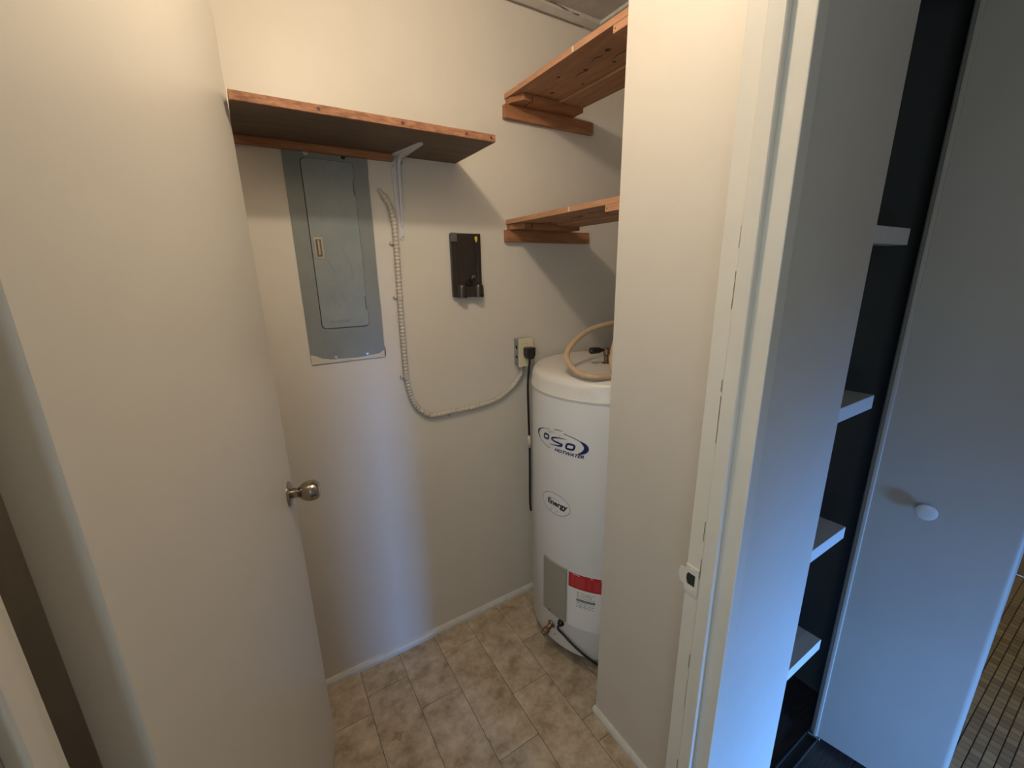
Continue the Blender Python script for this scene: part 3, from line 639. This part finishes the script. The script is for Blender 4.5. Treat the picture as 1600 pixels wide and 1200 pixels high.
for r_ in range(3): add_strip(o4, [(-0.024, Z1 - 0.025 - r_ * 0.005), (0.018 - r_ * 0.004, Z1 - 0.025 - r_ * 0.005)], [0.0012, 0.0012], T1)
from_bm('script_line', o4, M['greyink'], oval)
# access cover, red label with spec sheet
def rz(u0, u1, z0, z1): return [(u0, z0), (u1, z0), (u1, z1), (u0, z1)]
T2 = 190.0
uu = lambda th_: R_(th_ - T2) * HR
cov = sheet('access_cover', rz(uu(178.6), uu(200.9), 0.197, 0.433), T2, 0.0, 0.007, M['accesspanel'], wh); cov['label'] = 'tan metal access cover'
v = cyl_pt(uu(186.0), 0.206, 0.0072, T2); lathe('screw', v, Vector((v.x - HX, v.y - HY, 0)), [(0, 0.003), (0.001, 0.0026), (0.001, 0)], M['ink'], cov, 10)
lab = sheet('spec_label', rz(uu(202.2), uu(240), 0.19, 0.43), T2, 0.0003, 0.0008, M['paper'], wh); lab['label'] = 'white sticker with red header'
red = sheet('red_header', rz(uu(202.4), uu(239.8), 0.366, 0.4285), T2, 0.0009, 0.0012, M['red'], lab)
pr = bmesh.new()
for a, b_ in ((205.5, 211), (219, 227)): add_strip(pr, [(uu(a), 0.4235), (uu(b_), 0.4235)], [0.0022, 0.0022], T2, 0.0015)
from_bm('header_print', pr, M['paper'], red)
pr = bmesh.new()
for zz in (0.414, 0.408, 0.402, 0.396, 0.390, 0.384, 0.378):
    for a, b_ in ((204.5, 215.2), (217.2, 229)): add_strip(pr, [(uu(a), zz), (uu((a + b_) / 2), zz), (uu(b_) - 0.004 * random.random(), zz)], [0.0016] * 3, T2, 0.0015)
from_bm('header_print', pr, M['redink'], red)
pr = bmesh.new(); u_ = uu(209.0)
while u_ < uu(222.5):
    w_ = random.choice((0.0009, 0.0014, 0.0022)); add_strip(pr, [(u_, 0.3145), (u_, 0.3245)], [w_, w_], T2, 0.0012); u_ += w_ + random.choice((0.0006, 0.001))
from_bm('barcode', pr, M['ink'], lab)
pr = bmesh.new()
for zz in (0.352, 0.345, 0.338, 0.331, 0.3085, 0.301, 0.294, 0.288):
    a = 209.0
    while a < 221.5:
        b_ = a + random.uniform(0.6, 2.2); add_strip(pr, [(uu(a), zz), (uu(min(b_, 222.5)), zz)], [0.0022, 0.0022], T2, 0.0012); a = b_ + random.uniform(0.4, 1.6)
from_bm('spec_print', pr, M['greyink'], lab)
# drain valve
def rad(t): return Vector((math.cos(R_(t)), math.sin(R_(t)), 0))
t = 187.5; n0 = Vector((HX, HY, 0.140)) + rad(t) * HR; ax = (rad(t) * 1.0 + Vector((0, 0, -0.35))).normalized()
dv = lathe('drain_valve', n0 - ax * 0.004, ax, [(0, 0.010), (0.004, 0.017), (0.010, 0.0165), (0.012, 0.011), (0.028, 0.010), (0.032, 0.0145), (0.046, 0.0145), (0.050, 0.010), (0.056, 0.0105), (0.056, 0.006), (0.050, 0.0)], M['brass'], wh, 20); dv['label'] = 'tarnished brass drain tap'
lathe('valve_screw', n0 + ax * 0.038 + Vector((0, 0, 0.013)), (-0.2, -0.2, 1), [(0, 0.006), (0.006, 0.006), (0.008, 0.004), (0.008, 0)], M['brass'], dv, 12)
# cable gland and lead
t = 196.7; g0 = Vector((HX, HY, 0.178)) + rad(t) * HR
gl = lathe('cable_gland', g0 - rad(t) * 0.004, rad(t), [(0, 0.014), (0.008, 0.014), (0.014, 0.011), (0.018, 0.009), (0.018, 0)], M['black'], wh, 18)
lead = [g0 + rad(t) * 0.012, g0 + rad(t) * 0.022 + Vector((0, 0, -0.012))]
for i in range(1, 9):
    tt = t + i * (226 - t) / 7.0; lead.append(Vector((HX, HY, 0.160 - 0.0128 * i)) + rad(tt) * (HR + 0.016 + 0.001 * i))
tube('lead', catmull(lead, 8), lambda i: 0.0052 if i % 3 else 0.0044, M['black'], gl, 10)
lathe('rivet', cyl_pt(uu(190.5), 0.100, 0, T2), rad(190.5), [(0, 0.003), (0.001, 0.0025), (0.001, 0)], M['brass'], body, 10)
# fittings on the lid
vb = lathe('relief_valve', (1.112, 1.130, 1.156), (0, 0, 1), [(0, 0.016), (0.006, 0.016), (0.008, 0.0085), (0.034, 0.0085), (0.038, 0.013), (0.058, 0.013), (0.062, 0.009), (0.066, 0.0)], M['brass'], wh, 20)
lathe('outlet', (1.112, 1.130, 1.207), (0.75, -0.65, 0), [(0, 0.009), (0.034, 0.009), (0.036, 0.013), (0.046, 0.013), (0.046, 0)], M['brass'], vb, 16)
hd = lathe('valve_handle', (1.095, 1.130, 1.212), (-1, 0.0, 0.06), [(0, 0.006), (0.012, 0.008), (0.022, 0.0115), (0.052, 0.0125), (0.060, 0.0120), (0.060, 0.009), (0.058, 0)], M['black'], vb, 18)
lathe('handle_cap', (1.0375, 1.130, 1.2154), (-1, 0.0, 0.06), [(0, 0.0105), (0.0012, 0.0105), (0.0012, 0)], M['brass'], hd, 18)

# hose lying on the lid
hs = thing('beige_hose', (0.93, 1.0, 1.16), 'beige plastic hose looped on top of the water heater', 'hose')
hp = [(1.20, 1.05, 1.178), (1.10, 0.985, 1.172), (1.00, 0.945, 1.1705), (0.935, 0.946, 1.1705), (0.893, 0.968, 1.1715), (0.876, 1.010, 1.177), (0.873, 1.055, 1.198), (0.893, 1.095, 1.225), (0.938, 1.120, 1.252), (0.992, 1.140, 1.273), (1.060, 1.155, 1.291), (1.16, 1.16, 1.303), (1.25, 1.16, 1.30), (1.33, 1.14, 1.27), (1.36, 1.10, 1.22), (1.33, 1.06, 1.185), (1.27, 1.06, 1.174)]
tube('hose_tube', catmull(hp, 10), 0.0095, M['hose'], hs, 14)
tube('hose_tail', catmull([(1.005, 0.985, 1.171), (1.008, 0.995, 1.195), (1.03, 1.01, 1.25), (1.08, 1.03, 1.31), (1.16, 1.06, 1.36)], 10), 0.0105, M['hose'], hs, 14)

# ================================================================== CLOSET LAMP (just above the frame)
LX, LY, LZ = 0.26, 0.57, 2.28
lm = thing('ceiling_lamp', (LX, LY, ZC), 'bare bulb in a porcelain lampholder on the closet ceiling', 'lamp')
lathe('lampholder', (LX, LY, ZC), (0, 0, -1), [(0, 0.055), (0.012, 0.055), (0.022, 0.035), (0.045, 0.026), (0.055, 0.024), (0.055, 0)], M['porcelain'], lm, 28)
lathe('bulb_neck', (LX, LY, ZC - 0.050), (0, 0, -1), [(0, 0.013), (0.012, 0.013), (0.024, 0.018), (0.034, 0.024), (0.036, 0.0)], M['porcelain'], lm, 24)
ld = bpy.data.lights.new('bulb_light', 'POINT'); ld.energy = BULB_POWER; ld.color = BULB_COLOR; ld.shadow_soft_size = 0.03
lo_ = bpy.data.objects.new('bulb_light', ld); COL.objects.link(lo_); lo_.location = (LX, LY, LZ)
BX, BY = 2.35, 0.55  # added warm lamp, out of view, brightens the mosaic floor
lm2 = thing('ceiling_lamp', (BX, BY, ZC), 'small round ceiling lamp over the mosaic tile floor', 'lamp')
lathe('lamp_base', (BX, BY, ZC), (0, 0, -1), [(0, 0.09), (0.02, 0.09), (0.025, 0.08), (0.025, 0)], M['porcelain'], lm2, 28)
lb = bpy.data.lights.new('lamp_light', 'POINT'); lb.energy = 13.0; lb.color = (1.0, 0.84, 0.58); lb.shadow_soft_size = 0.05
lbo = bpy.data.objects.new('lamp_light', lb); COL.objects.link(lbo); lbo.location = (BX, BY, ZC - 0.10)
for o in bpy.data.objects:
    if o.name.split('.')[0] in ('header_print', 'spec_print', 'barcode', 'script_line', 'logo_stroke'): o['kind'] = 'stuff'
for o in bpy.data.objects:
    if '_local' in o: del o['_local']
